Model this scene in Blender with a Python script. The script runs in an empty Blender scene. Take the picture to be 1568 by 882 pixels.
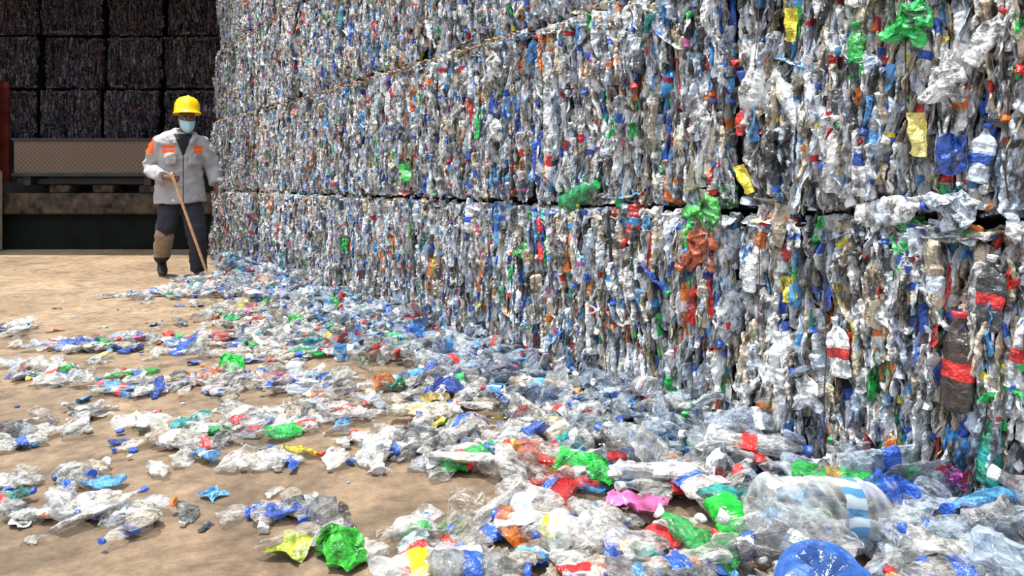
import bpy, bmesh, math, random
import numpy as np
from mathutils import Vector, Matrix, Euler, noise
random.seed(7)
scene=bpy.context.scene
try:
    scene.view_settings.view_transform='Standard'
except Exception: pass
COL=scene.collection
def link(o,parent=None):
    COL.objects.link(o)
    if parent: o.parent=parent
    return o
def empty(name,loc=(0,0,0),rz=0):
    e=bpy.data.objects.new(name,None); e.location=loc; e.rotation_euler=(0,0,rz); e.empty_display_size=.1
    return link(e)
# ---------------------------------------------------------------- materials
def newmat(name):
    m=bpy.data.materials.new(name); m.use_nodes=True; nt=m.node_tree
    b=nt.nodes['Principled BSDF']; return m,nt,b,nt.nodes['Material Output']
def simple(name,col,rough=.5,metal=0,nscale=20,namt=.25,bump=.1,spec=.5,bscale=None):
    m,nt,b,o=newmat(name); N=nt.nodes; L=nt.links
    tc=N.new('ShaderNodeTexCoord'); n=N.new('ShaderNodeTexNoise'); n.inputs['Scale'].default_value=nscale; n.inputs['Detail'].default_value=5
    L.new(tc.outputs['Object'],n.inputs['Vector'])
    r=N.new('ShaderNodeValToRGB'); c=Vector(col)
    r.color_ramp.elements[0].position=.3; r.color_ramp.elements[1].position=.7
    r.color_ramp.elements[0].color=(*(c*(1-namt)),1); r.color_ramp.elements[1].color=(*[min(1,x*(1+namt)) for x in c],1)
    L.new(n.outputs['Fac'],r.inputs['Fac']); L.new(r.outputs['Color'],b.inputs['Base Color'])
    b.inputs['Roughness'].default_value=rough; b.inputs['Metallic'].default_value=metal
    b.inputs['Specular IOR Level'].default_value=spec
    n2=N.new('ShaderNodeTexNoise'); n2.inputs['Scale'].default_value=bscale or nscale*2; n2.inputs['Detail'].default_value=4
    L.new(tc.outputs['Object'],n2.inputs['Vector'])
    bp=N.new('ShaderNodeBump'); bp.inputs['Strength'].default_value=bump; bp.inputs['Distance'].default_value=.02
    L.new(n2.outputs['Fac'],bp.inputs['Height']); L.new(bp.outputs['Normal'],b.inputs['Normal'])
    return m
def inst_mat(name,attr,film=False,lo=.25,hi=1.2,rough=.2,coat=0):
    m,nt,b,o=newmat(name); N=nt.nodes; L=nt.links
    a=N.new('ShaderNodeAttribute'); a.attribute_type='INSTANCER'; a.attribute_name=attr
    g=N.new('ShaderNodeNewGeometry')
    n=N.new('ShaderNodeTexNoise'); n.inputs['Scale'].default_value=30; n.inputs['Detail'].default_value=4; n.inputs['Roughness'].default_value=.7
    mp=N.new('ShaderNodeMapping'); mp.inputs['Scale'].default_value=(1,1,.55 if not film else 1)
    L.new(g.outputs['Position'],mp.inputs['Vector']); L.new(mp.outputs[0],n.inputs['Vector'])
    r=N.new('ShaderNodeValToRGB'); e=r.color_ramp.elements
    e[0].position=.40; e[0].color=(lo,lo*.97,lo*.93,1)
    e[1].position=.56; e[1].color=(hi,hi,hi,1)
    L.new(n.outputs['Fac'],r.inputs['Fac'])
    mx=N.new('ShaderNodeMix'); mx.data_type='RGBA'; mx.blend_type='MULTIPLY'; mx.inputs[0].default_value=1
    L.new(a.outputs['Color'],mx.inputs[6]); L.new(r.outputs['Color'],mx.inputs[7]); L.new(mx.outputs[2],b.inputs['Base Color'])
    b.inputs['Roughness'].default_value=rough; b.inputs['Specular IOR Level'].default_value=.8
    b.inputs['Coat Weight'].default_value=coat; b.inputs['Coat Roughness'].default_value=.08
    n2=N.new('ShaderNodeTexNoise'); n2.inputs['Scale'].default_value=60; n2.inputs['Detail'].default_value=3
    L.new(g.outputs['Position'],n2.inputs['Vector'])
    bp=N.new('ShaderNodeBump'); bp.inputs['Strength'].default_value=.9; bp.inputs['Distance'].default_value=.012
    L.new(n2.outputs['Fac'],bp.inputs['Height']); L.new(bp.outputs['Normal'],b.inputs['Normal'])
    if film:
        t=N.new('ShaderNodeBsdfTransparent'); t.inputs['Color'].default_value=(.90,.91,.92,1)
        op=N.new('ShaderNodeAttribute'); op.attribute_type='INSTANCER'; op.attribute_name='opq'
        lw=N.new('ShaderNodeLayerWeight'); lw.inputs['Blend'].default_value=.35
        L.new(bp.outputs['Normal'],lw.inputs['Normal'])
        m1=N.new('ShaderNodeMath'); m1.operation='MULTIPLY_ADD'; m1.inputs[1].default_value=.75
        L.new(lw.outputs['Facing'],m1.inputs[0]); L.new(op.outputs['Fac'],m1.inputs[2]); m1.use_clamp=True
        ms=N.new('ShaderNodeMixShader'); L.new(m1.outputs[0],ms.inputs[0]); L.new(t.outputs[0],ms.inputs[1]); L.new(b.outputs[0],ms.inputs[2])
        L.new(ms.outputs[0],o.inputs['Surface'])
    return m
def film_mat(name,col,opq=.25,rough=.12):
    m,nt,b,o=newmat(name); N=nt.nodes; L=nt.links
    g=N.new('ShaderNodeTexCoord')
    n=N.new('ShaderNodeTexNoise'); n.inputs['Scale'].default_value=25; n.inputs['Detail'].default_value=4; L.new(g.outputs['Object'],n.inputs['Vector'])
    r=N.new('ShaderNodeValToRGB'); e=r.color_ramp.elements; c=Vector(col)
    e[0].position=.35; e[0].color=(*(c*.6),1); e[1].position=.65; e[1].color=(*[min(1,x*1.1) for x in c],1)
    L.new(n.outputs['Fac'],r.inputs['Fac']); L.new(r.outputs['Color'],b.inputs['Base Color'])
    b.inputs['Roughness'].default_value=rough; b.inputs['Specular IOR Level'].default_value=.9
    bp=N.new('ShaderNodeBump'); bp.inputs['Strength'].default_value=.5; bp.inputs['Distance'].default_value=.012
    L.new(n.outputs['Fac'],bp.inputs['Height']); L.new(bp.outputs['Normal'],b.inputs['Normal'])
    t=N.new('ShaderNodeBsdfTransparent'); t.inputs['Color'].default_value=(*[min(1,.5+.48*x/max(c)) for x in c],1)
    lw=N.new('ShaderNodeLayerWeight'); lw.inputs['Blend'].default_value=.4; L.new(bp.outputs['Normal'],lw.inputs['Normal'])
    m1=N.new('ShaderNodeMath'); m1.operation='MULTIPLY_ADD'; m1.inputs[1].default_value=.8; m1.inputs[2].default_value=opq; m1.use_clamp=True
    L.new(lw.outputs['Facing'],m1.inputs[0])
    ms=N.new('ShaderNodeMixShader'); L.new(m1.outputs[0],ms.inputs[0]); L.new(t.outputs[0],ms.inputs[1]); L.new(b.outputs[0],ms.inputs[2])
    L.new(ms.outputs[0],o.inputs['Surface'])
    return m
M_WB=inst_mat('bale_plastic','col',lo=.18,hi=1.25,rough=.16,coat=.5); M_WL=inst_mat('bale_label','lab',lo=.45,hi=1.1,rough=.35); M_WC=inst_mat('bale_cap','capc',lo=.7,hi=1.,rough=.35)
M_FB=inst_mat('litter_film','col',film=True,lo=.35,hi=1.1,rough=.10); M_FL=inst_mat('litter_label','lab',lo=.5,hi=1.,rough=.35); M_FC=inst_mat('litter_cap','capc',lo=.8,hi=1.,rough=.35)
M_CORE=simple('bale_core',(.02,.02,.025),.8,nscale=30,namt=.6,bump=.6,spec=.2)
M_WIRE=simple('baling_wire',(.10,.075,.055),.5,metal=.5,nscale=30)
M_TWINE=simple('baling_twine',(.34,.24,.14),.8,nscale=60,namt=.5,bump=.5)
# ---------------------------------------------------------------- source meshes
def bottle_profile(L,R,nring):
    out=[]
    for i in range(nring+1):
        t=i/nring; z=t*L
        if t<.03: r=R*.75; p=0
        elif t<.66:
            r=R*(1+.035*math.sin(t*60)); p=1 if .30<t<.52 else 0
        elif t<.88:
            k=(t-.66)/.22; r=R+( .014-R)*(k*k*(3-2*k)); p=0
        elif t<.93: r=.0135; p=0
        else: r=.0165; p=2
        out.append((z-L/2,r,p))
    return out
def crushed(name,seed,L=.22,R=.034,flat=.3,crump=.012,freq=16,mats=None,nseg=12,nring=18,bend=.0,smooth=False,label=True,cap=True):
    rs=random.Random(seed); off=Vector((rs.uniform(-50,50),rs.uniform(-50,50),rs.uniform(-50,50)))
    prof=bottle_profile(L,R,nring); bm=bmesh.new(); rings=[]; parts=[]
    tw=rs.uniform(-1.,1.)*(1-flat)
    for z,r,p in prof:
        if p==2 and not cap: p=0; r=.012
        ring=[]
        k=0.35 if p==2 else 1
        for j in range(nseg):
            a=2*math.pi*j/nseg
            fl=flat if p!=2 else max(flat,.8)
            x=r*math.cos(a)*(1+(1-fl)*.45); y=r*math.sin(a)*fl
            v=Vector((x,y,z))
            c=crump*k
            n=noise.noise_vector(v*freq+off)*c + noise.noise_vector(v*freq*2.7+off)*c*.5
            n.y+= c*.7*(1-2*abs(noise.noise(Vector((v.x*9,seed,v.z*14))+off)))*(1-flat)
            v=v+n
            v.x+=bend*(z/L)**2*L*2
            a2=tw*z/L; v=Vector((v.x*math.cos(a2)-v.y*math.sin(a2),v.x*math.sin(a2)+v.y*math.cos(a2),v.z))
            ring.append(bm.verts.new(v))
        rings.append(ring); parts.append(p)
    for i in range(len(rings)-1):
        for j in range(nseg):
            f=bm.faces.new((rings[i][j],rings[i][(j+1)%nseg],rings[i+1][(j+1)%nseg],rings[i+1][j]))
            p=max(parts[i],parts[i+1]) if parts[i+1]==2 else (1 if parts[i]==1 and parts[i+1]==1 else 0)
            if p==1 and not label: p=0
            f.material_index=p; f.smooth=smooth
    f=bm.faces.new(rings[0][::-1]); f.material_index=0
    f=bm.faces.new(rings[-1]); f.material_index=2 if cap else 0
    me=bpy.data.meshes.new(name); bm.to_mesh(me); bm.free()
    for m in mats: me.materials.append(m)
    return me
def sheet(name,seed,w=.1,h=.16,mats=None,amp=.014,mi=1):
    rs=random.Random(seed); off=Vector((rs.uniform(-50,50),rs.uniform(-50,50),0)); bm=bmesh.new()
    nx,nz=9,12; g=[]
    fx=rs.uniform(50,110)
    for i in range(nx):
        row=[]
        for k in range(nz):
            x=(i/(nx-1)-.5)*w; z=(k/(nz-1)-.5)*h
            v=Vector((x,amp*math.sin(x*fx+z*15),z))+noise.noise_vector(Vector((x*20,0,z*20))+off)*.024
            row.append(bm.verts.new(v))
        g.append(row)
    for i in range(nx-1):
        for k in range(nz-1):
            f=bm.faces.new((g[i][k],g[i+1][k],g[i+1][k+1],g[i][k+1])); f.material_index=mi
    me=bpy.data.meshes.new(name); bm.to_mesh(me); bm.free()
    for m in mats: me.materials.append(m)
    return me
def capmesh(name,mats):
    bm=bmesh.new(); n=16; pr=[(0,-.006),(.014,-.006),(.0155,-.003),(.0155,.004),(.013,.006),(0,.006)]
    rings=[]
    for r,z in pr:
        if r==0: rings.append([bm.verts.new((0,z,0))])
        else: rings.append([bm.verts.new((r*math.cos(2*math.pi*j/n),z,r*math.sin(2*math.pi*j/n))) for j in range(n)])
    for a,b in zip(rings[:-1],rings[1:]):
        for j in range(n):
            j2=(j+1)%n
            if len(a)==1: f=bm.faces.new((a[0],b[j],b[j2]))
            elif len(b)==1: f=bm.faces.new((a[j],b[0],a[j2]))
            else: f=bm.faces.new((a[j],b[j],b[j2],a[j2]))
            f.material_index=2
    me=bpy.data.meshes.new(name); bm.to_mesh(me); bm.free()
    for m in mats: me.materials.append(m)
    return me
def source_collection(cname,mats,floor=False):
    c=bpy.data.collections.new(cname); k=0
    def add(me):
        nonlocal k
        o=bpy.data.objects.new('%s_%02d'%(cname,k),me); c.objects.link(o); k+=1
    for i in range(10):
        rs=random.Random(i*3+1)
        if floor:
            add(crushed('crushed_bottle',i+11,L=rs.uniform(.17,.24),R=rs.uniform(.030,.042),flat=rs.uniform(.25,.6),crump=rs.uniform(.012,.025),freq=rs.uniform(16,30),mats=mats,bend=rs.uniform(-.3,.3),label=(i%5 in(1,3)),nseg=16,nring=24,cap=(i%2==0)))
        else:
            add(crushed('crushed_bottle',i+11,L=rs.uniform(.17,.25),R=rs.uniform(.028,.038),flat=rs.uniform(.14,.32),crump=rs.uniform(.009,.018),freq=rs.uniform(12,24),mats=mats,bend=rs.uniform(-.2,.2),label=(i%3==0),cap=(i%2==0)))
    for i in range(4): add(sheet('plastic_scrap',i+3,w=.06+.02*i,h=.16-.02*i,mats=mats,mi=1 if i<2 else 0))
    add(capmesh('bottle_cap',mats))                                    # 14
    add(crushed('dented_bottle',77,L=.24,R=.033,flat=.72,crump=.006,freq=14,mats=mats,smooth=True,nseg=16,nring=28)) #15
    add(crushed('dented_bottle',78,L=.27,R=.042,flat=.55,crump=.012,freq=14,mats=mats,nseg=16,nring=26))             #16
    add(crushed('crumpled_bottle',79,L=.12,R=.045,flat=.5,crump=.03,freq=20,mats=mats,nseg=14,nring=16,label=False,cap=False)) #17
    return c
C_W=source_collection('crushed_bottle_pressed',[M_WB,M_WL,M_WC])
C_F=source_collection('crushed_bottle_loose',[M_FB,M_FL,M_FC],floor=True)
def gn_group(name,coll):
    g=bpy.data.node_groups.new(name,'GeometryNodeTree')
    g.interface.new_socket('Geometry',in_out='INPUT',socket_type='NodeSocketGeometry')
    g.interface.new_socket('Geometry',in_out='OUTPUT',socket_type='NodeSocketGeometry')
    N=g.nodes; L=g.links
    gi=N.new('NodeGroupInput'); go=N.new('NodeGroupOutput')
    ci=N.new('GeometryNodeCollectionInfo'); ci.inputs['Collection'].default_value=coll
    ci.inputs['Separate Children'].default_value=True; ci.inputs['Reset Children'].default_value=True
    ip=N.new('GeometryNodeInstanceOnPoints')
    def na(n,t):
        x=N.new('GeometryNodeInputNamedAttribute'); x.data_type=t; x.inputs['Name'].default_value=n; return x.outputs['Attribute']
    L.new(gi.outputs[0],ip.inputs['Points']); L.new(ci.outputs[0],ip.inputs['Instance'])
    ip.inputs['Pick Instance'].default_value=True
    L.new(na('is_pt','BOOLEAN'),ip.inputs['Selection']); L.new(na('idx','INT'),ip.inputs['Instance Index'])
    er=N.new('FunctionNodeEulerToRotation'); L.new(na('rot','FLOAT_VECTOR'),er.inputs[0]); L.new(er.outputs[0],ip.inputs['Rotation'])
    L.new(na('scl','FLOAT_VECTOR'),ip.inputs['Scale'])
    j=N.new('GeometryNodeJoinGeometry'); L.new(ip.outputs[0],j.inputs[0]); L.new(gi.outputs[0],j.inputs[0]); L.new(j.outputs[0],go.inputs[0])
    return g
G_W=gn_group('pressed_bottles',C_W); G_F=gn_group('loose_bottles',C_F)
def point_object(name,core_v,core_f,pts,group,mats,fm=None):
    n0=len(core_v); me=bpy.data.meshes.new(name)
    me.from_pydata(list(core_v)+[tuple(q['p']) for q in pts],[],core_f)
    for m in mats: me.materials.append(m)
    if fm: me.polygons.foreach_set('material_index',fm)
    n=n0+len(pts)
    def att(nm,ty,key,dim,field):
        a=me.attributes.new(nm,ty,'POINT'); arr=np.zeros((n,dim),dtype=np.float32)
        for i,q in enumerate(pts): arr[n0+i]=q[key]
        a.data.foreach_set(field,arr.ravel())
    att('rot','FLOAT_VECTOR','rot',3,'vector'); att('scl','FLOAT_VECTOR','scl',3,'vector')
    for nm,k in (('col','col'),('lab','lab'),('capc','cap')): att(nm,'FLOAT_COLOR',k,4,'color')
    att('opq','FLOAT','opq',1,'value')
    a=me.attributes.new('idx','INT','POINT'); a.data.foreach_set('value',np.array([0]*n0+[q['idx'] for q in pts],dtype=np.int32))
    a=me.attributes.new('is_pt','BOOLEAN','POINT'); a.data.foreach_set('value',np.array([False]*n0+[True]*len(pts),dtype=bool))
    o=bpy.data.objects.new(name,me); link(o)
    md=o.modifiers.new('bottles','NODES'); md.node_group=group
    return o
def pick(pal,rs):
    r=rs.random(); s=0
    for w,c in pal:
        s+=w
        if r<s: break
    k=rs.uniform(.75,1.15)
    return (c[0]*k,c[1]*k,c[2]*k,1)
WHITE=(.79,.81,.83); PALE=(.53,.62,.75); GREY=(.38,.40,.43); BEIGE=(.57,.49,.37); DARK=(.055,.06,.07)
BLUE=(.03,.12,.60); LBLUE=(.10,.38,.80); GREEN=(.02,.50,.10); TEAL=(.02,.35,.33); RED=(.72,.03,.03); ORANGE=(.85,.22,.03); YELLOW=(.85,.70,.05); PINK=(.75,.1,.4)
P_BODY=[(.33,WHITE),(.17,PALE),(.15,GREY),(.19,BEIGE),(.08,DARK),(.028,LBLUE),(.014,BLUE),(.012,GREEN),(.006,TEAL),(.008,RED),(.006,ORANGE)]
P_LAB=[(.38,WHITE),(.11,PALE),(.16,BLUE),(.08,LBLUE),(.12,RED),(.015,GREEN),(.025,ORANGE),(.015,YELLOW),(.08,DARK),(.01,PINK)]
P_CAP=[(.42,WHITE),(.28,BLUE),(.11,RED),(.03,GREEN),(.05,ORANGE),(.08,LBLUE),(.03,YELLOW)]
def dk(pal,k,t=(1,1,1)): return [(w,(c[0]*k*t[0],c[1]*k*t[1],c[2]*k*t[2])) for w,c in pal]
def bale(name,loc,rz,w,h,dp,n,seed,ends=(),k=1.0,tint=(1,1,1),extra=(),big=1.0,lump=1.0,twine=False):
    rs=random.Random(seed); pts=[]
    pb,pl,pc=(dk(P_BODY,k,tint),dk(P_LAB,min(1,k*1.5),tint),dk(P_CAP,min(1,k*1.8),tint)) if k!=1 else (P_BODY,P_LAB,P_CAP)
    i=.045
    x0,x1,y0,y1,z0,z1=-w/2+i,w/2-i,-dp/2+.06,dp/2-i,.0,h-.02
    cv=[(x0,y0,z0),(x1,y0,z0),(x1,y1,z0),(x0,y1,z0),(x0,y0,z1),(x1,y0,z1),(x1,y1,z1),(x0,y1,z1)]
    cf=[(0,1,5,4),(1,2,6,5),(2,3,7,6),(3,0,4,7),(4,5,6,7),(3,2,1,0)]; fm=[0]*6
    for q in range(5):
        x=-w/2+w*(q+.5)/5+rs.uniform(-.03,.03); r=.0022; yo=-dp/2-.016
        prev=None
        for s_ in range(9):
            z=.01+(h-.03)*s_/8; y=yo+.03*noise.noise(Vector((x*4,z*5,seed)))+(.04 if s_ in(0,8) else 0); b0=len(cv)
            xx=x+.01*noise.noise(Vector((x,z*3,seed+7)))
            cv+= [(xx-r,y,z),(xx,y-r,z),(xx+r,y,z),(xx,y+r,z)]
            if prev is not None:
                for a_ in range(4): cf.append((prev+a_,prev+(a_+1)%4,b0+(a_+1)%4,b0+a_)); fm.append(1)
            prev=b0
    if twine:
        for q in range(5):       # frayed twine / twisted tie ends along the top front edge
            xa=rs.uniform(-w/2+.02,w/2-.2); xb=min(w/2-.02,xa+rs.uniform(.25,.8)); prev=None; ns=26; ph=rs.uniform(0,6)
            for s_ in range(ns+1):
                t=s_/ns; x=xa+(xb-xa)*t; b0=len(cv); r=.0055+.002*math.sin(s_*2.1+ph)
                y=-dp/2-.012+.022*noise.noise(Vector((x*9,ph,seed))); z=h-.012+.016*noise.noise(Vector((x*7,seed,ph)))+.006*math.sin(s_*1.3+ph)
                cv+= [(x,y-r,z),(x,y,z+r),(x,y+r,z),(x,y,z-r)]
                if prev is not None:
                    for a_ in range(4): cf.append((prev+a_,prev+(a_+1)%4,b0+(a_+1)%4,b0+a_)); fm.append(2)
                prev=b0
    faces=[('f',n)]+[(e,int(n*dp/w)) for e in ends]+[('edge',int(75*w))]
    for fc,cnt in faces:
        W=w if fc in('f','edge') else dp
        for _ in range(cnt):
            u=rs.uniform(-W/2+.018,W/2-.018); z=rs.uniform(.05,h-.05)
            r=rs.random()
            if r<.78: idx=rs.randint(0,9)
            elif r<.89: idx=rs.randint(10,13)
            elif r<.915: idx=14
            elif r<.95: idx=rs.choice((15,16))
            else: idx=17
            e1=min(u+W/2,W/2-u); e2=min(z,h-z)
            dep=.055*max(0,1-e1/.07)**2+.04*max(0,1-e2/.09)**2
            dep+=lump*(.026*noise.noise(Vector((u*13+seed*3,z*1.0,0)))+.05*noise.noise(Vector((u*2.4+seed*5,z*2.4,4))))+rs.uniform(-.014,.03)
            tl=.22*noise.noise(Vector((u*3+seed,z*2,9)))+rs.gauss(0,.08)
            if rs.random()<.07: tl+=rs.uniform(-1.2,1.2)
            if e1<.06: tl*=.3
            spin=math.pi/2+rs.gauss(0,.28) if rs.random()<.82 else rs.uniform(0,3.14)
            if idx==14: spin=rs.gauss(0,.5); tl=0; dep-=.02
            fl=rs.choice((0,math.pi))
            s=rs.uniform(.6,1.0)*big
            sc=[s*rs.uniform(.8,1.0),s*rs.uniform(.7,1.1),rs.uniform(.7,1.2)*min(big,1.1)]
            sc[2]=min(sc[2],max(.40,2*(min(z,h-z)+.004)/.23))
            if fc=='edge':
                z=rs.choice((rs.uniform(.022,.045),h-rs.uniform(.02,.045),h-rs.uniform(.02,.04))); tl=math.pi/2+rs.gauss(0,.14); dep=rs.uniform(-.01,.04); sc[2]=.75; sc[0]*=.7; sc[1]*=.7; idx=idx if idx<10 else rs.randint(0,9)
                u=max(-W/2+.08,min(W/2-.08,u)); spin=rs.uniform(0,3.14)
            R=Matrix.Rotation(tl,3,'Y')@Matrix.Rotation(rs.gauss(0,.10)+fl,3,'X')@Matrix.Rotation(spin,3,'Z')
            p=Vector((u,-dp/2+.02+dep,z))
            if fc=='r': Q=Matrix.Rotation(math.pi/2,3,'Z'); R=Q@R; p=Q@Vector((u,-w/2+.02+dep,z))
            if fc=='l': Q=Matrix.Rotation(-math.pi/2,3,'Z'); R=Q@R; p=Q@Vector((u,-w/2+.02+dep,z))
            if idx==14: sc=(.95,.95,.95)
            if idx==17: sc=(s*.6,s*.55,s*1.0)
            if idx in(10,11,12,13): sc=(s*.6,s*.7,sc[2]*.9)
            pts.append(dict(p=p,rot=tuple(R.to_euler()),scl=sc,idx=idx,col=pick(pb,rs),lab=pick(pl,rs),cap=pick(pc,rs),opq=1))
    for (u,z,out,tl,spin,idx,s,c,l,cp) in extra:
        R=Matrix.Rotation(tl,3,'Y')@Matrix.Rotation(spin,3,'Z')
        pts.append(dict(p=(u,-dp/2-out,z),rot=tuple(R.to_euler()),scl=(s,s,s),idx=idx,col=(*c,1),lab=(*l,1),cap=(*cp,1),opq=1))
    o=point_object(name,cv,cf,pts,G_W,[M_CORE,M_WIRE,M_TWINE],fm)
    o.location=loc; o.rotation_euler=(0,0,rz); return o
# ---------------------------------------------------------------- bale wall
P0=Vector((1.368,1.976)); U=Vector((-.562,.827)); V=Vector((-.827,-.562))   # along (far), outward normal
RZ=math.atan2(-.827,.562)
def wall_sz(px,py):   # survey notes: along-wall metres / height
    d=2.712/(.68+(px-800)/1156); return (d-1.976)*1.209, 1-(py-285)*d/1156
heroes=[ # px,py, out,tilt,spin,idx,scale,body,label,cap
 (1510,560,.04,.03,0,15,1.15,(.05,.03,.025),RED,RED),(1470,530,.03,.05,0,12,1.8,BLUE,BLUE,BLUE),(1555,455,.03,.1,0,16,.75,DARK,RED,WHITE),
 (1430,38,.04,.5,0,17,1.1,GREEN,GREEN,GREEN),(1345,85,.03,-.05,0,15,.8,(.02,.33,.05),GREEN,GREEN),(1480,130,.03,.2,0,17,1.0,WHITE,WHITE,WHITE),
 (925,305,.06,1.2,0,15,1.15,(.01,.30,.10),(.01,.30,.10),GREEN),(1115,385,.03,.1,0,17,1.5,(.5,.10,.03),RED,WHITE),(1130,330,.04,.9,0,17,1.2,(.05,.40,.06),GREEN,GREEN),
 (1240,160,.03,-.5,0,15,.9,(.7,.72,.7),PALE,WHITE),(1438,210,.03,0,0,10,.8,WHITE,(.85,.75,.25),WHITE),(1372,465,.02,.2,0,12,.9,BLUE,BLUE,BLUE),
 (1320,540,.03,-.1,0,16,.7,WHITE,RED,WHITE),(1325,182,.03,0,0,14,1.4,ORANGE,ORANGE,ORANGE),(1410,695,.03,0,.4,14,1.8,ORANGE,ORANGE,ORANGE),
 (875,262,.03,.3,0,13,.9,(.6,.25,.1),ORANGE,WHITE),(975,198,.03,.1,0,17,.8,GREEN,GREEN,GREEN),(638,272,.03,-.2,0,13,1.4,(.05,.62,.1),GREEN,GREEN),
 (1170,280,.03,-.4,0,10,.7,WHITE,YELLOW,WHITE),(1545,60,.03,.6,0,16,.6,WHITE,WHITE,RED),(760,195,.02,.1,0,15,.7,GREEN,GREEN,GREEN),
 (545,380,.03,.3,0,17,.9,GREEN,GREEN,GREEN),(1270,610,.03,.1,0,17,1.0,WHITE,WHITE,WHITE),(940,90,.01,.05,0,11,.9,WHITE,(.45,.2,.7),WHITE),
 (1030,110,.01,0,0,12,1.2,(.03,.4,.08),GREEN,GREEN),(830,395,.03,.9,0,17,1.0,(.03,.42,.08),GREEN,GREEN),(1065,130,.01,0,0,12,.8,(.03,.5,.5),TEAL,TEAL),
 (1360,110,.03,0,0,17,.8,PALE,WHITE,WHITE),(1500,105,.03,.4,0,10,.8,WHITE,WHITE,RED),(1535,240,.02,.2,0,16,.6,PALE,BLUE,BLUE),
 (1230,290,.02,.2,0,12,.8,LBLUE,LBLUE,WHITE),(1280,250,.02,0,0,12,.6,BLUE,LBLUE,WHITE),(1080,650,.02,0,0,11,.8,WHITE,(.7,.02,.05),WHITE),
 (1020,600,.02,0,0,17,.6,RED,RED,RED),(790,205,.03,0,0,17,1.1,WHITE,WHITE,WHITE),(785,105,.03,0,0,17,1.3,WHITE,WHITE,WHITE),(1495,740,.02,0,0,17,.6,(.4,.05,.3),PINK,WHITE),
 (1110,190,.03,.3,0,17,.8,WHITE,RED,RED),(1165,190,.03,.1,0,16,.4,RED,RED,WHITE),(1555,700,.02,.1,0,15,.8,(.03,.3,.2),TEAL,RED),
 (1350,280,.04,.2,0,17,1.0,WHITE,WHITE,WHITE),(1300,200,.03,.1,0,16,.8,WHITE,PALE,WHITE),(1230,350,.03,.3,0,10,.9,BEIGE,BEIGE,WHITE),(1400,330,.04,1.4,0,16,.8,WHITE,PALE,BLUE),(1500,325,.04,1.3,0,17,1.0,PALE,PALE,BLUE),
 (1420,430,.02,.1,0,17,.8,WHITE,WHITE,WHITE),(1180,420,.02,.1,0,16,.6,WHITE,WHITE,BLUE),(1240,450,.02,-.1,0,12,.7,YELLOW,YELLOW,YELLOW),(1490,240,.03,.1,0,12,.9,BLUE,BLUE,BLUE),(1240,40,.02,.1,0,10,.7,WHITE,YELLOW,WHITE),(530,25,.03,.1,0,15,1.0,(.05,.2,.3),TEAL,TEAL),(620,140,.03,1.2,0,16,.9,WHITE,RED,WHITE)]
hs=[(wall_sz(h[0],h[1]),h) for h in heroes]
bounds0=[-2.9,-1.6,-.3,.977,2.23,3.55,4.9,6.15,7.4,8.5,9.4]
bale_h=.9; sd=0
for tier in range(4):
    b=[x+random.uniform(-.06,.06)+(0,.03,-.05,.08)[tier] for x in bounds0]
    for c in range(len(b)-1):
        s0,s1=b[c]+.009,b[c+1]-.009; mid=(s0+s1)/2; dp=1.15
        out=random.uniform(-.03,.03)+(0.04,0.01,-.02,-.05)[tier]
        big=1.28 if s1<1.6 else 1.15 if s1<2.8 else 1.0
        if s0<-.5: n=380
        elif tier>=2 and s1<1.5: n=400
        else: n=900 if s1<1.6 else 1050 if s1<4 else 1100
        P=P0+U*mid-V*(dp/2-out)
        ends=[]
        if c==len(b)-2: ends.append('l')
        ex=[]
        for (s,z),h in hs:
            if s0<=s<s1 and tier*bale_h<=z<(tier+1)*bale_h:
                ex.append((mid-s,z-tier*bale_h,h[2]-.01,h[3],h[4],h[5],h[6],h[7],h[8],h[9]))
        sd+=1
        bale('plastic_bottle_bale',(P.x,P.y,tier*bale_h+.002),RZ+random.uniform(-.015,.015),s1-s0,bale_h-.016,dp,n,sd,ends=ends,extra=ex,big=big,lump=1.5 if s1<2.8 else 1.,k={9:.55,8:.8}.get(c,1.0),twine=(tier>=1 and c>=4))  # k darkens the farthest columns: shade at that end put into bottle colours
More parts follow.
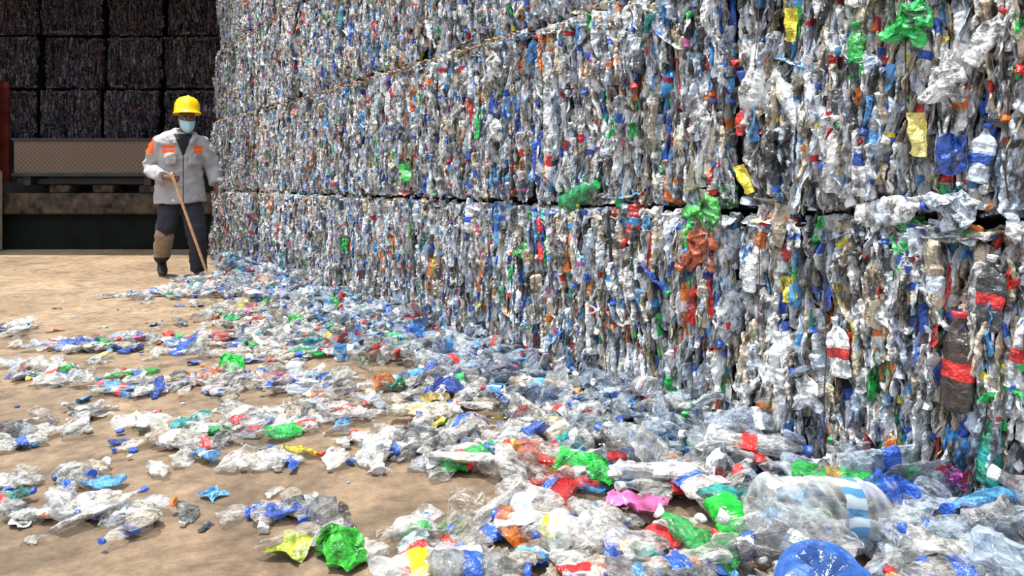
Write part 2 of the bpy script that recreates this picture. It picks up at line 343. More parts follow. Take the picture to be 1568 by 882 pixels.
# ---------------------------------------------------------------- ground
def groundmat():
    m,nt,b,o=newmat('concrete_dirt'); N=nt.nodes; L=nt.links
    g=N.new('ShaderNodeTexCoord')
    def nz(s,d=6,r=.6,dist=0):
        n=N.new('ShaderNodeTexNoise'); n.inputs['Scale'].default_value=s; n.inputs['Detail'].default_value=d; n.inputs['Roughness'].default_value=r; n.inputs['Distortion'].default_value=dist
        L.new(g.outputs['Object'],n.inputs['Vector']); return n.outputs['Fac']
    def ramp(f,a,ca,b_,cb):
        r=N.new('ShaderNodeValToRGB'); e=r.color_ramp.elements; e[0].position=a; e[0].color=(*ca,1); e[1].position=b_; e[1].color=(*cb,1); L.new(f,r.inputs['Fac']); return r.outputs['Color']
    def mix(t,fa,A,B):
        x=N.new('ShaderNodeMix'); x.data_type='RGBA'; x.blend_type=t
        if isinstance(fa,float): x.inputs[0].default_value=fa
        else: L.new(fa,x.inputs[0])
        L.new(A,x.inputs[6]); L.new(B,x.inputs[7]); return x.outputs[2]
    clean=ramp(nz(.9,8,.65,.6),.35,(.27,.19,.122),.64,(.46,.345,.23))
    dirty=ramp(nz(1.7,8,.7,.8),.35,(.10,.072,.049),.62,(.29,.207,.138))
    sp=N.new('ShaderNodeSeparateXYZ'); L.new(g.outputs['Object'],sp.inputs[0])
    mr=N.new('ShaderNodeMapRange'); mr.inputs['From Min'].default_value=2.0; mr.inputs['From Max'].default_value=6.5; L.new(sp.outputs['Y'],mr.inputs['Value'])
    ad=N.new('ShaderNodeMath'); ad.operation='ADD'; L.new(mr.outputs[0],ad.inputs[0]); 
    sb=N.new('ShaderNodeMath'); sb.operation='MULTIPLY_ADD'; sb.inputs[1].default_value=1.6; sb.inputs[2].default_value=-.75; L.new(nz(1.1,6,.6,1.),sb.inputs[0]); L.new(sb.outputs[0],ad.inputs[1]); ad.use_clamp=True
    base=mix('MIX',ad.outputs[0],dirty,clean)
    fine=ramp(nz(14,8,.7),.3,(.50,.48,.45),.65,(1.1,1.08,1.05))
    c=mix('MULTIPLY',1.0,base,fine)
    st=ramp(nz(3.2,8,.7,1.2),.50,(1,1,1),.66,(.42,.39,.36)); c=mix('MULTIPLY',.85,c,st)
    L.new(c,b.inputs['Base Color']); b.inputs['Roughness'].default_value=.7
    bp=N.new('ShaderNodeBump'); bp.inputs['Strength'].default_value=.6; bp.inputs['Distance'].default_value=.02
    L.new(nz(30,8,.7),bp.inputs['Height']); L.new(bp.outputs['Normal'],b.inputs['Normal'])
    return m
def boxobj(name,a,b,mat,parent=None,bevel=0):
    bm=bmesh.new(); bmesh.ops.create_cube(bm,size=1)
    for v in bm.verts: v.co=Vector(((a[0]+b[0])/2+v.co.x*(b[0]-a[0]),(a[1]+b[1])/2+v.co.y*(b[1]-a[1]),(a[2]+b[2])/2+v.co.z*(b[2]-a[2])))
    if bevel: bmesh.ops.bevel(bm,geom=bm.edges[:],offset=bevel,segments=2,affect='EDGES')
    me=bpy.data.meshes.new(name); bm.to_mesh(me); bm.free(); me.materials.append(mat)
    o=bpy.data.objects.new(name,me); return link(o,parent)
floor=boxobj('floor',(-16,-6,-.1),(14,22,0),groundmat())
# ---------------------------------------------------------------- building at back
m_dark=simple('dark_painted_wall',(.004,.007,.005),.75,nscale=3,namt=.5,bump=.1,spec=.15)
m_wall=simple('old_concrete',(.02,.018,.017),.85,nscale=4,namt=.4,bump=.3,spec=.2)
m_beam=simple('worn_concrete_beam',(.060,.042,.03),.8,nscale=9,namt=.8,bump=.4,spec=.2)
m_block=simple('concrete_block',(.32,.25,.18),.85,nscale=12,namt=.3,bump=.4)
m_steel=simple('roof_sheet',(.035,.035,.04),.5,metal=.3,nscale=4)
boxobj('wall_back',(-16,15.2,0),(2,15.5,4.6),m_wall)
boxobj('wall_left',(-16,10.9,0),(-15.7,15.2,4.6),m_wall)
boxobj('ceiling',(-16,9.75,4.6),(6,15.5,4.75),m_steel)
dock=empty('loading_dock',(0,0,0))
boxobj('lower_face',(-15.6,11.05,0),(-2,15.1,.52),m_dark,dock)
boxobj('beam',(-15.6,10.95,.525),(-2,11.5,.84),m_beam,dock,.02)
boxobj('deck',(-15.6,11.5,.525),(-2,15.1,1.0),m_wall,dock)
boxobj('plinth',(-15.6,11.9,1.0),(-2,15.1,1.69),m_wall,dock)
for i,x in enumerate((-6.95,-6.3,-5.6)):
    boxobj('bearing_block_%d'%i,(x,11.1,.84),(x+.32,11.4,.96),m_beam,dock,.015)
boxobj('steel_rail',(-7.5,11.2,.97),(-5.0,11.32,1.06),m_steel,dock,.01)
def diamond():
    m,nt,b,o=newmat('checker_plate'); N=nt.nodes; L=nt.links
    g=N.new('ShaderNodeTexCoord'); mp=N.new('ShaderNodeMapping'); mp.inputs['Rotation'].default_value=(0,math.radians(45),0)
    L.new(g.outputs['Object'],mp.inputs['Vector'])
    v=N.new('ShaderNodeTexVoronoi'); v.inputs['Scale'].default_value=20; v.inputs['Randomness'].default_value=0; L.new(mp.outputs[0],v.inputs['Vector'])
    r=N.new('ShaderNodeValToRGB'); e=r.color_ramp.elements; e[0].position=.22; e[0].color=(.95,.78,.62,1); e[1].position=.42; e[1].color=(.13,.085,.062,1)
    L.new(v.outputs['Distance'],r.inputs['Fac']); L.new(r.outputs['Color'],b.inputs['Base Color'])
    b.inputs['Metallic'].default_value=.3; b.inputs['Roughness'].default_value=.4
    bp=N.new('ShaderNodeBump'); bp.inputs['Strength'].default_value=1; bp.inputs['Distance'].default_value=.02; bp.invert=True
    L.new(v.outputs['Distance'],bp.inputs['Height']); L.new(bp.outputs['Normal'],b.inputs['Normal']); return m
m_plate=diamond()
boxobj('checker_plate',(-7.42,11.02,1.14),(-5.2,11.06,1.62),m_plate,dock)
boxobj('plate_top_lip',(-7.45,10.99,1.62),(-5.17,11.12,1.66),m_steel,dock,.008)
boxobj('plate_bottom_lip',(-7.45,10.99,1.09),(-5.17,11.1,1.14),m_steel,dock,.008)
boxobj('bracket_1',(-7.3,11.06,.96),(-7.2,11.5,1.6),m_steel,dock)
boxobj('bracket_2',(-5.5,11.06,.96),(-5.4,11.5,1.6),m_steel,dock)
boxobj('concrete_bollard',(-7.85,10.7,0),(-7.5,10.9,1.18),m_block,None,.02)
m_red=simple('red_paint',(.16,.022,.012),.5,nscale=6,namt=.5)
post=empty('steel_column',(-.33,0,0))
boxobj('web',(-7.86,11.52,1.0),(-7.82,11.85,2.6),m_red,post); boxobj('flange_front',(-7.95,11.5,1.0),(-7.73,11.53,2.6),m_red,post); boxobj('flange_back',(-7.95,11.84,1.0),(-7.73,11.87,2.6),m_red,post)
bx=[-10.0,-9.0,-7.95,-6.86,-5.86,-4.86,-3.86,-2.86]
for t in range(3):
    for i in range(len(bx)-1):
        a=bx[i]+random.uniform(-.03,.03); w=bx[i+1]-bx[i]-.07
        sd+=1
        bale('plastic_bottle_bale',(a+w/2,12.5+.5+random.uniform(-.04,.04),1.695+t*.9),0,w,.86,1.0,560,sd,k=.15,tint=(1.15,.85,1.0))  # shade of the roofed bay put into a darkened, tinted palette
# ---------------------------------------------------------------- litter
rs=random.Random(99); pts=[]
P_LB=[(.63,(.82,.81,.80)),(.09,(.6,.68,.78)),(.13,(.70,.62,.52)),(.04,(.22,.23,.24)),(.025,LBLUE),(.018,BLUE),(.02,GREEN),(.014,RED),(.008,YELLOW),(.015,TEAL),(.01,ORANGE)]
P_LN=[(.38,(.64,.72,.80)),(.40,(.50,.61,.76)),(.07,(.30,.38,.50)),(.05,GREY),(.04,LBLUE),(.02,BLUE),(.02,GREEN),(.02,RED)]  # litter close to the wall: bluish shade along its base put into the colours
P_LL=[(.40,WHITE),(.21,BLUE),(.09,LBLUE),(.14,RED),(.025,GREEN),(.02,ORANGE),(.025,YELLOW),(.08,DARK),(.01,PINK)]
def vdist(x,y): return (Vector((x,y))-P0).dot(V)
def add_l(x,y,z=None,idx=None,rz=None,s=None,col=None,lab=None,cap=None,opq=None,roll=None,tilt=None,pile=0):
    auto=idx is None
    near=(y<2.9 and x>-.5)
    if auto:
        r=rs.random(); idx=rs.randint(0,9) if r<(.58 if near else .68) else rs.randint(10,13) if r<.77 else 14 if r<.84 else rs.choice((15,16)) if r<(.95 if near else .91) else 17
    s=s or rs.uniform(.6,1.05)*(1.2 if near else 1.0)
    if auto and idx in (10,11,12,13): s*=.6
    rz=rs.uniform(0,6.28) if rz is None else rz
    k=min(1,pile/.06)
    roll=rs.gauss(0,.12+.6*k) if roll is None else roll
    tilt=rs.gauss(0,.04+.25*k) if tilt is None else tilt
    th={14:.007,15:.026,16:.028,17:.028}.get(idx,.018)*s
    zz=(th+rs.random()*pile) if z is None else z
    R=Matrix.Rotation(rz,3,'Z')@Matrix.Rotation(tilt,3,'X')@Matrix.Rotation(math.pi/2,3,'X')@Matrix.Rotation(roll,3,'Z')
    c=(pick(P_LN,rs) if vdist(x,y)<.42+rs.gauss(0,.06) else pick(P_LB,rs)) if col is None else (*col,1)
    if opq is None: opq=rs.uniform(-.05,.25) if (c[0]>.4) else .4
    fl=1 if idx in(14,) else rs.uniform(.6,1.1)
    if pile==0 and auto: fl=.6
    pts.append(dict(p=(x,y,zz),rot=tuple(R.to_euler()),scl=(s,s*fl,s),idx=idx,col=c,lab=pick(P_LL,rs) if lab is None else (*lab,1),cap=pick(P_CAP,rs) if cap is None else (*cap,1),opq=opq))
for _ in range(3000):
    s=rs.uniform(-1.8,8.4); v=abs(rs.gauss(0,.58))+.05
    lim=1.45 if s<1 else 1.25 if s<3 else 1.05
    if v>lim: continue
    P=P0+U*s+V*v
    if v>.5 and noise.noise(Vector((P.x*2.5,P.y*2.5,3)))<-.12+.55*(v-.5)-.1: continue
    if P.y>7.5 and v>.3: continue
    if P.length<1.0: continue
    add_l(P.x,P.y,pile=(.17*math.exp(-v/.3)+.035))
clusters=[(-3.39,5.03,.3,.12,14),(-2.73,4.5,.3,.14,20),(-2.23,4.45,.32,.18,25),(-1.75,4.5,.3,.22,26),(-1.3,4.4,.4,.3,56),(-3.17,6.42,.3,.16,20),(-2.76,6.8,.35,.25,46),(-2.35,6.9,.3,.35,60),
 (-2.35,3.67,.3,.13,21),(-1.85,3.56,.3,.15,25),(-1.49,3.67,.3,.17,29),(-1.11,3.67,.3,.2,38),(-2.4,3.95,.3,.1,12),(-1.90,2.85,.22,.11,13),(-1.71,3.04,.22,.11,14),(-1.28,2.88,.24,.12,20),
 (-.99,3.05,.25,.14,24),(-.72,3.2,.25,.16,30),(-1.5,2.43,.2,.08,13),(-1.34,2.24,.2,.06,12),(-1.09,2.18,.1,.06,7),(-.71,2.22,.1,.05,8),(-.57,2.07,.1,.05,4),(-.8,2.57,.18,.06,6),
 (-.5,2.72,.2,.09,14),(-.22,2.66,.2,.1,18),(-.22,2.02,.16,.09,13),(.05,2.08,.2,.12,22),(-1.55,4.9,.5,.3,42),(-1.9,5.5,.4,.35,44),(.2,1.85,.3,.1,24),(-1.15,2.66,.2,.06,4)]
for cx,cy,rx,ry,n in clusters:
    for _ in range(n): add_l(cx+rs.gauss(0,rx*.65),cy+rs.gauss(0,ry*.7),pile=.018)
for _ in range(460):
    x=rs.uniform(-3.8,.6); y=rs.uniform(1.6,6.6)
    v=vdist(x,y)
    if 0<v<2.8 and rs.random()<1.1-v*.38: add_l(x,y,idx=rs.choice((14,14,10,11,13,12,2,5)),s=rs.uniform(.3,.75))
G2=(.03,.62,.08)
for a in [
 dict(x=.225,y=2.48,z=.06,idx=17,s=1.4,col=G2,opq=.6,rz=1.4),dict(x=.29,y=2.42,z=.05,idx=17,s=1.0,col=G2,opq=.5,rz=.3),
 dict(x=-.444,y=1.936,z=.03,idx=17,s=1.05,col=(.03,.40,.03),opq=.85,rz=.4),dict(x=-.59,y=1.99,z=.025,idx=13,s=1.0,col=(.4,.5,.05),lab=(.5,.6,.05),opq=.9,rz=1.3),
 dict(x=.07,y=2.5,z=.06,idx=17,s=1.3,col=(.55,.16,.1),opq=.3,rz=0),dict(x=.95,y=2.12,z=.15,idx=16,s=1.0,col=(.02,.33,.06),lab=(.25,.18,.05),opq=.7,rz=1.2),
 dict(x=-1.2,y=5.75,z=.09,idx=15,s=1.4,col=(.02,.5,.2),lab=(.02,.5,.2),opq=.8,rz=1.5),dict(x=-1.47,y=3.87,z=.04,idx=17,s=1.1,col=G2,opq=.85,rz=.3),
 dict(x=-1.58,y=3.1,z=.02,idx=10,s=.65,lab=YELLOW,rz=.7),dict(x=.5,y=2.35,z=.08,idx=16,s=1.2,col=WHITE,lab=WHITE,opq=.3,rz=1.5),
 dict(x=.82,y=2.45,z=.13,idx=16,s=1.2,col=(.8,.8,.8),lab=RED,opq=.1,rz=1.2),dict(x=-.36,y=3.05,z=.06,idx=16,s=1.1,col=(.7,.66,.5),lab=(.75,.55,.3),opq=.5,rz=1.5),
 dict(x=-.27,y=3.3,z=.08,idx=17,s=1.2,col=(.05,.1,.45),opq=.7,rz=1.2),dict(x=-.33,y=3.2,z=.07,idx=11,s=1.0,lab=(.4,.3,.1)),
 dict(x=-.15,y=2.55,z=.05,idx=16,s=1.0,col=WHITE,lab=(.8,.75,.5),opq=.5,rz=1.5),dict(x=-2.1,y=6.0,z=.1,idx=16,s=1.2,col=WHITE,lab=RED,opq=.5,rz=.5),
 dict(x=-1.7,y=5.0,z=.06,idx=17,s=.9,col=(.5,.03,.03),opq=.7),dict(x=-1.45,y=5.0,z=.07,idx=17,s=.9,col=G2,opq=.7),dict(x=-.6,y=3.5,z=.06,idx=17,s=.9,col=ORANGE,opq=.3),
 dict(x=-1.95,y=5.15,z=.05,idx=17,s=.8,col=(.1,.5,.2),opq=.7),dict(x=.15,y=3.25,z=.1,idx=16,s=1.2,col=(.7,.6,.5),opq=.2,rz=1.1),dict(x=.75,y=2.85,z=.14,idx=16,s=1.0,col=(.03,.35,.1),opq=.6,rz=1.4),
 dict(x=-2.2,y=6.6,z=.12,idx=17,s=1.3,col=(.8,.6,.5),opq=.4),dict(x=-2.0,y=6.9,z=.13,idx=16,s=1.1,col=(.8,.5,.2),opq=.4),dict(x=-.95,y=2.35,z=.012,idx=13,s=.6,lab=LBLUE,col=LBLUE,opq=.9),
 dict(x=.25,y=2.05,z=.05,idx=16,s=1.0,col=(.8,.8,.8),lab=WHITE,opq=.0,rz=.4),dict(x=.42,y=1.98,z=.06,idx=16,s=1.0,col=(.75,.7,.65),lab=RED,opq=.1,rz=2.2),dict(x=-2.06,y=2.95,z=.02,idx=11,s=.8,lab=RED),dict(x=-1.98,y=2.6,z=.03,idx=17,s=.8,col=(.1,.35,.7),opq=.5)]: add_l(**a)
point_object('plastic_bottle_litter',[],[],pts,G_F,[])
# ---------------------------------------------------------------- foreground hero pieces
def bottle_obj(name,loc,rot,mats,**k):
    me=crushed(name,k.pop('seed',5),mats=mats,**k); o=bpy.data.objects.new(name,me); o.location=loc
    R=Matrix.Rotation(rot[2],3,'Z')@Matrix.Rotation(rot[1],3,'X')@Matrix.Rotation(math.pi/2,3,'X')@Matrix.Rotation(rot[0],3,'Z')
    o.rotation_euler=R.to_euler(); return link(o)
f_clear=film_mat('clear_pet',(.82,.84,.85),.06); f_green=film_mat('green_pet',(.02,.62,.06),.5); f_blue=film_mat('blue_pet',(.05,.20,.65),.15)
f_ltblue=film_mat('pale_blue_pet',(.6,.72,.85),.1); p_white=simple('white_cap',(.8,.8,.8),.35); p_blue=simple('blue_cap',(.02,.08,.5),.35)
p_yel=simple('yellow_label',(.85,.72,.02),.4,nscale=12); p_pink=simple('pink_film',(.46,.10,.26),.3,nscale=14,namt=.8)
def wave_label(name,c1,c2,sc=14):
    m,nt,b,o=newmat(name); N=nt.nodes; L=nt.links; g=N.new('ShaderNodeTexCoord'); w=N.new('ShaderNodeTexWave'); w.inputs['Scale'].default_value=sc; w.inputs['Distortion'].default_value=6; w.inputs['Detail'].default_value=2
    L.new(g.outputs['Object'],w.inputs['Vector']); r=N.new('ShaderNodeValToRGB'); e=r.color_ramp.elements; e[0].position=.42;e[0].color=(*c1,1);e[1].position=.55;e[1].color=(*c2,1)
    L.new(w.outputs['Fac'],r.inputs['Fac']); L.new(r.outputs['Color'],b.inputs['Base Color']); b.inputs['Roughness'].default_value=.3
    t=N.new('ShaderNodeBsdfTransparent'); ms=N.new('ShaderNodeMixShader'); ms.inputs[0].default_value=.72; L.new(t.outputs[0],ms.inputs[1]); L.new(b.outputs[0],ms.inputs[2]); L.new(ms.outputs[0],o.inputs['Surface']); return m
l_wave=wave_label('blue_wave_label',(.10,.32,.6),(.55,.68,.78),6)
l_small=wave_label('small_blue_label',(.85,.88,.9),(.05,.3,.75),25)
def jug(name,loc,rotm,mats,L,R,crease=.008):
    bm=bmesh.new(); n=48; rings=[]; pr=[]
    N_=60
    for i in range(N_+1):
        t=i/N_
        if t<.06: r=R*(.80+.2*math.sin(t/.06*math.pi/2)); p=0
        elif t<.70:
            rib=0 if .40<t<.60 else .03*math.sin((t-.06)*90); r=R*(1+rib); p=1 if .42<t<.585 else 0
        elif t<.9: k=(t-.7)/.2; r=R+(.026-R)*(k*k*(3-2*k)); p=0
        elif t<.94: r=.024; p=0
        else: r=.029; p=2
        ring=[]
        for j in range(n):
            v=Vector((r*math.cos(6.2832*j/n),r*math.sin(6.2832*j/n),t*L-L/2))
            if p!=2:
                q=Vector((v.x*9,v.y*9,v.z*9)); v=v+noise.noise_vector(q)*crease*1.6
                f_=1-.12*(1-min(1,abs(noise.noise(q*1.3+Vector((9,4,2))))*5)); v.x*=f_; v.y*=f_
            ring.append(bm.verts.new(v))
        rings.append(ring); pr.append(p)
    for i in range(N_):
        for j in range(n):
            f=bm.faces.new((rings[i][j],rings[i][(j+1)%n],rings[i+1][(j+1)%n],rings[i+1][j])); f.smooth=True; f.material_index=min(pr[i],pr[i+1]) if pr[i+1]!=2 else 2
    c=bm.verts.new((0,0,-L/2+.03)); rb=[bm.verts.new((R*.42*math.cos(6.2832*j/n),R*.42*math.sin(6.2832*j/n),-L/2+(.012 if (j//4)%2 else -.004))) for j in range(n)]
    for j in range(n):
        j2=(j+1)%n
        f=bm.faces.new((rings[0][j2],rings[0][j],rb[j],rb[j2])); f.smooth=True
        f=bm.faces.new((rb[j2],rb[j],c)); f.smooth=True
    f=bm.faces.new(rings[-1]); f.material_index=2
    me=bpy.data.meshes.new(name); bm.to_mesh(me); bm.free()
    for m in mats: me.materials.append(m)
    o=bpy.data.objects.new(name,me); o.location=loc; o.rotation_euler=rotm.to_euler(); return link(o)
ax=Vector((.95,.26,-.14)).normalized(); jug('large_water_bottle',(.86,1.97,.12),Vector((0,0,1)).rotation_difference(ax).to_matrix(),[f_clear,l_wave,p_white],.47,.090)
ax=Vector((.25,.35,-.85)).normalized(); jug('blue_water_jug',(.72,1.70,.045),Vector((0,0,1)).rotation_difference(ax).to_matrix(),[f_blue,f_blue,p_blue],.15,.10,.008)
bottle_obj('green_plastic_bottle',(.60,2.03,.06),(.2,.5,.15),[f_green,f_green,p_white],seed=31,L=.16,R=.042,flat=.9,crump=.014,smooth=True,nseg=24,nring=32,label=False)
bottle_obj('clear_plastic_bottle',(.045,2.10,.045),(0,.08,.25),[f_clear,l_small,p_blue],seed=41,L=.21,R=.031,flat=.85,crump=.006,smooth=True,nseg=24,nring=40,label=False)
bottle_obj('clear_plastic_bottle',(.125,2.00,.045),(0,.05,-.12),[f_clear,l_small,p_white],seed=43,L=.21,R=.033,flat=.85,crump=.006,smooth=True,nseg=24,nring=40,label=False)
bottle_obj('snack_wrapper',(.375,2.19,.05),(0,0,1.3),[p_pink,p_yel,p_pink],seed=47,L=.18,R=.04,flat=.35,crump=.024,freq=18,nseg=22,nring=24,cap=False,label=False)
bottle_obj('yellow_label_bottle',(-.21,1.87,.04),(0,0,1.9),[f_clear,p_yel,p_white],seed=53,L=.27,R=.045,flat=.35,crump=.02,freq=14,nseg=22,nring=26)
bottle_obj('pale_blue_bottle',(1.22,1.72,.10),(0,.1,1.1),[f_ltblue,f_ltblue,p_blue],seed=59,L=.26,R=.05,flat=.5,crump=.025,freq=14,nseg=22,nring=26)
# ---------------------------------------------------------------- worker
WK=empty('worker',(-3.406,7.75,0),math.radians(23.7))
def loft(bm,P,R,n=16,side=Vector((1,0,0))):
    P=[Vector(p) for p in P]; rings=[]
    for i,p in enumerate(P):
        t=(P[min(i+1,len(P)-1)]-P[max(i-1,0)]).normalized()
        s=(side-t*side.dot(t)); s=s.normalized() if s.length>.1 else t.orthogonal().normalized()
        q=t.cross(s); r=R[i]; a,b=(r if isinstance(r,tuple) else (r,r))
        rings.append([bm.verts.new(p+s*a*math.cos(6.2832*j/n)+q*b*math.sin(6.2832*j/n)) for j in range(n)])
    for A,B in zip(rings[:-1],rings[1:]):
        for j in range(n): bm.faces.new((A[j],A[(j+1)%n],B[(j+1)%n],B[j]))
    for ring in (rings[0][::-1],rings[-1]): bm.faces.new(ring)
def finish(bm,name,mats,voxel=None,smooth=3,wr=0,parent=WK,wf=14):
    bmesh.ops.recalc_face_normals(bm,faces=bm.faces[:])
    me=bpy.data.meshes.new(name); bm.to_mesh(me); bm.free()
    o=bpy.data.objects.new(name,me); COL.objects.link(o)
    if voxel:
        md=o.modifiers.new('r','REMESH'); md.mode='VOXEL'; md.voxel_size=voxel
        md=o.modifiers.new('s','SMOOTH'); md.iterations=smooth; md.factor=.6
        dg=bpy.context.evaluated_depsgraph_get(); dg.update()
        m2=bpy.data.meshes.new_from_object(o.evaluated_get(dg)); o.modifiers.clear(); o.data=m2; me=m2
    me.materials.clear()
    for m in mats: me.materials.append(m)
    if wr:
        nor=[v.normal.copy() for v in me.vertices]
        for v,nn in zip(me.vertices,nor):
            c=v.co; k=.7*noise.noise(Vector((c.x*wf,c.y*wf,c.z*wf*1.3)))+(1-2.6*abs(noise.noise(Vector((c.x*6+3,c.y*6+c.z*3,c.z*11)))))
            v.co=c+nn*k*wr
    for p in me.polygons: p.use_smooth=True; p.material_index=0
    o.parent=parent; return o
skin=simple('skin',(.17,.08,.045),.45,nscale=30,namt=.12,bump=.03)
jac=simple('grey_workwear',(.40,.39,.41),.85,nscale=9,namt=.15,bump=.25,bscale=40)
org=simple('orange_reflective',(.95,.13,.02),.5,nscale=20,namt=.1)
blk=simple('black_shirt',(.012,.012,.016),.8)
nav=simple('navy_trousers',(.022,.022,.036),.85,nscale=10,namt=.3,bump=.2)
kha=simple('khaki_cloth',(.28,.22,.16),.85,nscale=20)
boot=simple('black_boot',(.015,.014,.014),.45); sole=simple('boot_sole',(.35,.33,.3),.7)
hel=simple('yellow_helmet',(.95,.62,.0),.25,nscale=5,namt=.03,bump=.0)
msk=simple('surgical_mask',(.42,.68,.78),.8,nscale=30,namt=.08)
eyw=simple('eye_white',(.7,.68,.65),.3); eyd=simple('eye_dark',(.01,.008,.006),.2); hairm=simple('black_hair',(.012,.01,.01),.7)
bm=bmesh.new()
loft(bm,[(-.055,.12,.98),(-.055,.12,.88),(-.055,.12,.80)],[(.165,.12),(.175,.13),(.165,.125)])
loft(bm,[(-.135,.13,.92),(-.165,.08,.72),(-.205,.02,.53),(-.215,.05,.46),(-.235,.22,.32),(-.25,.35,.18)],[.095,.11,.095,.092,.085,.078])
loft(bm,[(.02,.12,.92),(.055,.04,.70),(.085,-.04,.50),(.095,-.04,.42),(.11,.0,.25),(.115,.03,.07)],[.09,.110,.098,.094,.086,.084])
o=finish(bm,'trousers',[nav,kha],.014,3,.008)
for p in o.data.polygons:
    c=p.center
    if c.x<-.1 and .2<c.z<.47+.1*noise.noise(c*9) : p.material_index=1
bm=bmesh.new()
loft(bm,[(-.062,.10,.79),(-.064,.10,.84),(-.068,.085,1.0),(-.068,.055,1.18),(-.06,.02,1.34),(-.058,.0,1.42),(-.055,-.015,1.475),(-.045,-.02,1.515),(-.04,-.025,1.535)],
     [(.255,.195),(.248,.188),(.228,.162),(.215,.152),(.225,.15),(.225,.14),(.18,.12),(.10,.095),(.08,.08)],24)
loft(bm,[(-.18,.0,1.435),(-.255,.01,1.405),(-.305,.04,1.30),(-.345,.08,1.17),(-.325,.0,1.11),(-.26,-.12,1.075),(-.215,-.19,1.06)],[.08,.086,.082,.076,.074,.064,.062])
loft(bm,[(.07,.0,1.435),(.14,.01,1.405),(.195,.04,1.30),(.245,.09,1.17),(.268,.06,1.08),(.283,.0,.985)],[.08,.086,.08,.072,.068,.064])
loft(bm,[(-.155,-.03,1.52),(-.145,-.10,1.475),(-.11,-.15,1.40)],[(.03,.014),(.045,.014),(.012,.01)],12)
loft(bm,[(.07,-.03,1.52),(.06,-.10,1.475),(.03,-.15,1.40)],[(.03,.014),(.045,.014),(.012,.01)],12)
loft(bm,[(-.20,-.09,1.24),(-.17,-.125,1.24),(-.10,-.14,1.24)],[(.012,.06)]*3,12)
loft(bm,[(.02,-.14,1.24),(.07,-.125,1.24),(.10,-.10,1.24)],[(.012,.06)]*3,12)
o=finish(bm,'jacket',[jac,org,blk],.009,2,.012)
for p in o.data.polygons:
    c=p.center; nrm=p.normal
    if c.y<.02 and nrm.y<-.05:
        if c.z>1.26 and abs(c.x+.035)<(c.z-1.26)*.38 and c.z<1.50 : p.material_index=2
        elif -.235<c.x<-.115 and (1.30<c.z<1.335 or 1.35<c.z<1.385): p.material_index=1
        elif .065<c.x<.145 and (1.30<c.z<1.335 or 1.35<c.z<1.385): p.material_index=1
    if c.x<-.31 and 1.30<c.z<1.45: p.material_index=1
    if abs(c.x+.035)<.005 and c.z<1.26 and nrm.y<-.3: p.material_index=2
def hand(name,base,d,palm_n,side,curl):
    d=Vector(d).normalized(); pn=Vector(palm_n); pn=(pn-d*pn.dot(d)).normalized(); sv=d.cross(pn)*side; base=Vector(base)
    bm=bmesh.new()
    loft(bm,[base-d*.05,base-d*.01,base+d*.03,base+d*.075,base+d*.09],[(.026,.02),(.027,.018),(.036,.016),(.040,.015),(.036,.011)],14,side=sv)
    L=[.070,.082,.076,.060]
    for i in range(4):
        off=(i-1.5)*.0205; p=base+d*.082-sv*off; P=[p-d*.02,p]; a=0
        for k,fr in enumerate((.45,.32,.23)):
            a+=curl*(.9 if k==0 else 1.05); v=d*math.cos(a)+pn*math.sin(a); p=p+v*L[i]*fr; P.append(p)
        loft(bm,P,[.009,.0098,.0092,.0084,.0066],8,side=sv)
    p=base+d*.02+sv*.028; P=[base+d*.01+sv*.012,p,p+(sv*.6+d*.6+pn*.5).normalized()*.034,p+(sv*.35+d*.75+pn*.9).normalized()*.062]
    loft(bm,P,[.012,.0125,.0105,.008],8,side=d)
    return finish(bm,name,[skin],.0035,2)
hand('right_hand',(-.185,-.225,1.05),(.75,-.6,-.12),(.5,.65,-.1),1,.85)
hand('left_hand',(.286,-.02,.955),(.08,-.15,-1),(-1,-.2,0),1,.35)
def bootf(name,heel,toe,ank):
    heel,toe,ank=Vector(heel),Vector(toe),Vector(ank); f=(toe-heel)
    up=Vector((0,0,1)); bm=bmesh.new()
    side=f.cross(up).normalized(); n=side.cross(f).normalized()
    loft(bm,[heel-f*.08+n*.045,heel+f*.05+n*.045,heel+f*.35+n*.045,heel+f*.7+n*.038,heel+f*.95+n*.03,heel+f*1.03+n*.025],[(.032,.03),(.042,.045),(.045,.045),(.054,.038),(.046,.03),(.02,.015)],14,side=side)
    loft(bm,[heel+f*.15+n*.04,ank],[.05,.06],14)
    o=finish(bm,name,[boot,sole],.008,2)
    for p in o.data.polygons:
        if (p.center-heel).dot(n)<.014: p.material_index=1
bootf('left_boot',(.105,.06,.0),(.155,-.22,.0),(.115,.045,.14))
bootf('right_boot',(-.255,.45,.11),(-.235,.20,.0),(-.25,.37,.21))
HM=Matrix.Translation((.0,-.085,1.655))@Matrix.Rotation(math.radians(10),4,'Z')@Matrix.Rotation(math.radians(12),4,'X')
bm=bmesh.new(); loft(bm,[(-.045,.0,1.43),(-.03,-.02,1.50),(-.01,-.05,1.58)],[.065,.058,.056]); finish(bm,'neck',[skin],.009,1)
bm=bmesh.new()
loft(bm,[(0,-.06,-.128),(0,-.055,-.118),(0,-.035,-.09),(0,-.015,-.045),(0,-.003,0),(0,.003,.045),(0,.006,.085),(0,.008,.115),(0,.008,.125)],
     [(.015,.012),(.036,.03),(.056,.062),(.067,.083),(.072,.092),(.074,.096),(.066,.084),(.038,.05),(.015,.02)],20)
loft(bm,[(0,-.088,.02),(0,-.104,-.012),(0,-.113,-.032),(0,-.092,-.042)],[(.008,.008),(.011,.012),(.017,.012),(.012,.006)],10)
for s in (-1,1): loft(bm,[(s*.070,.005,.025),(s*.080,.010,.01),(s*.079,.008,-.018),(s*.070,.0,-.035)],[(.006,.010),(.007,.017),(.006,.013),(.004,.006)],8)
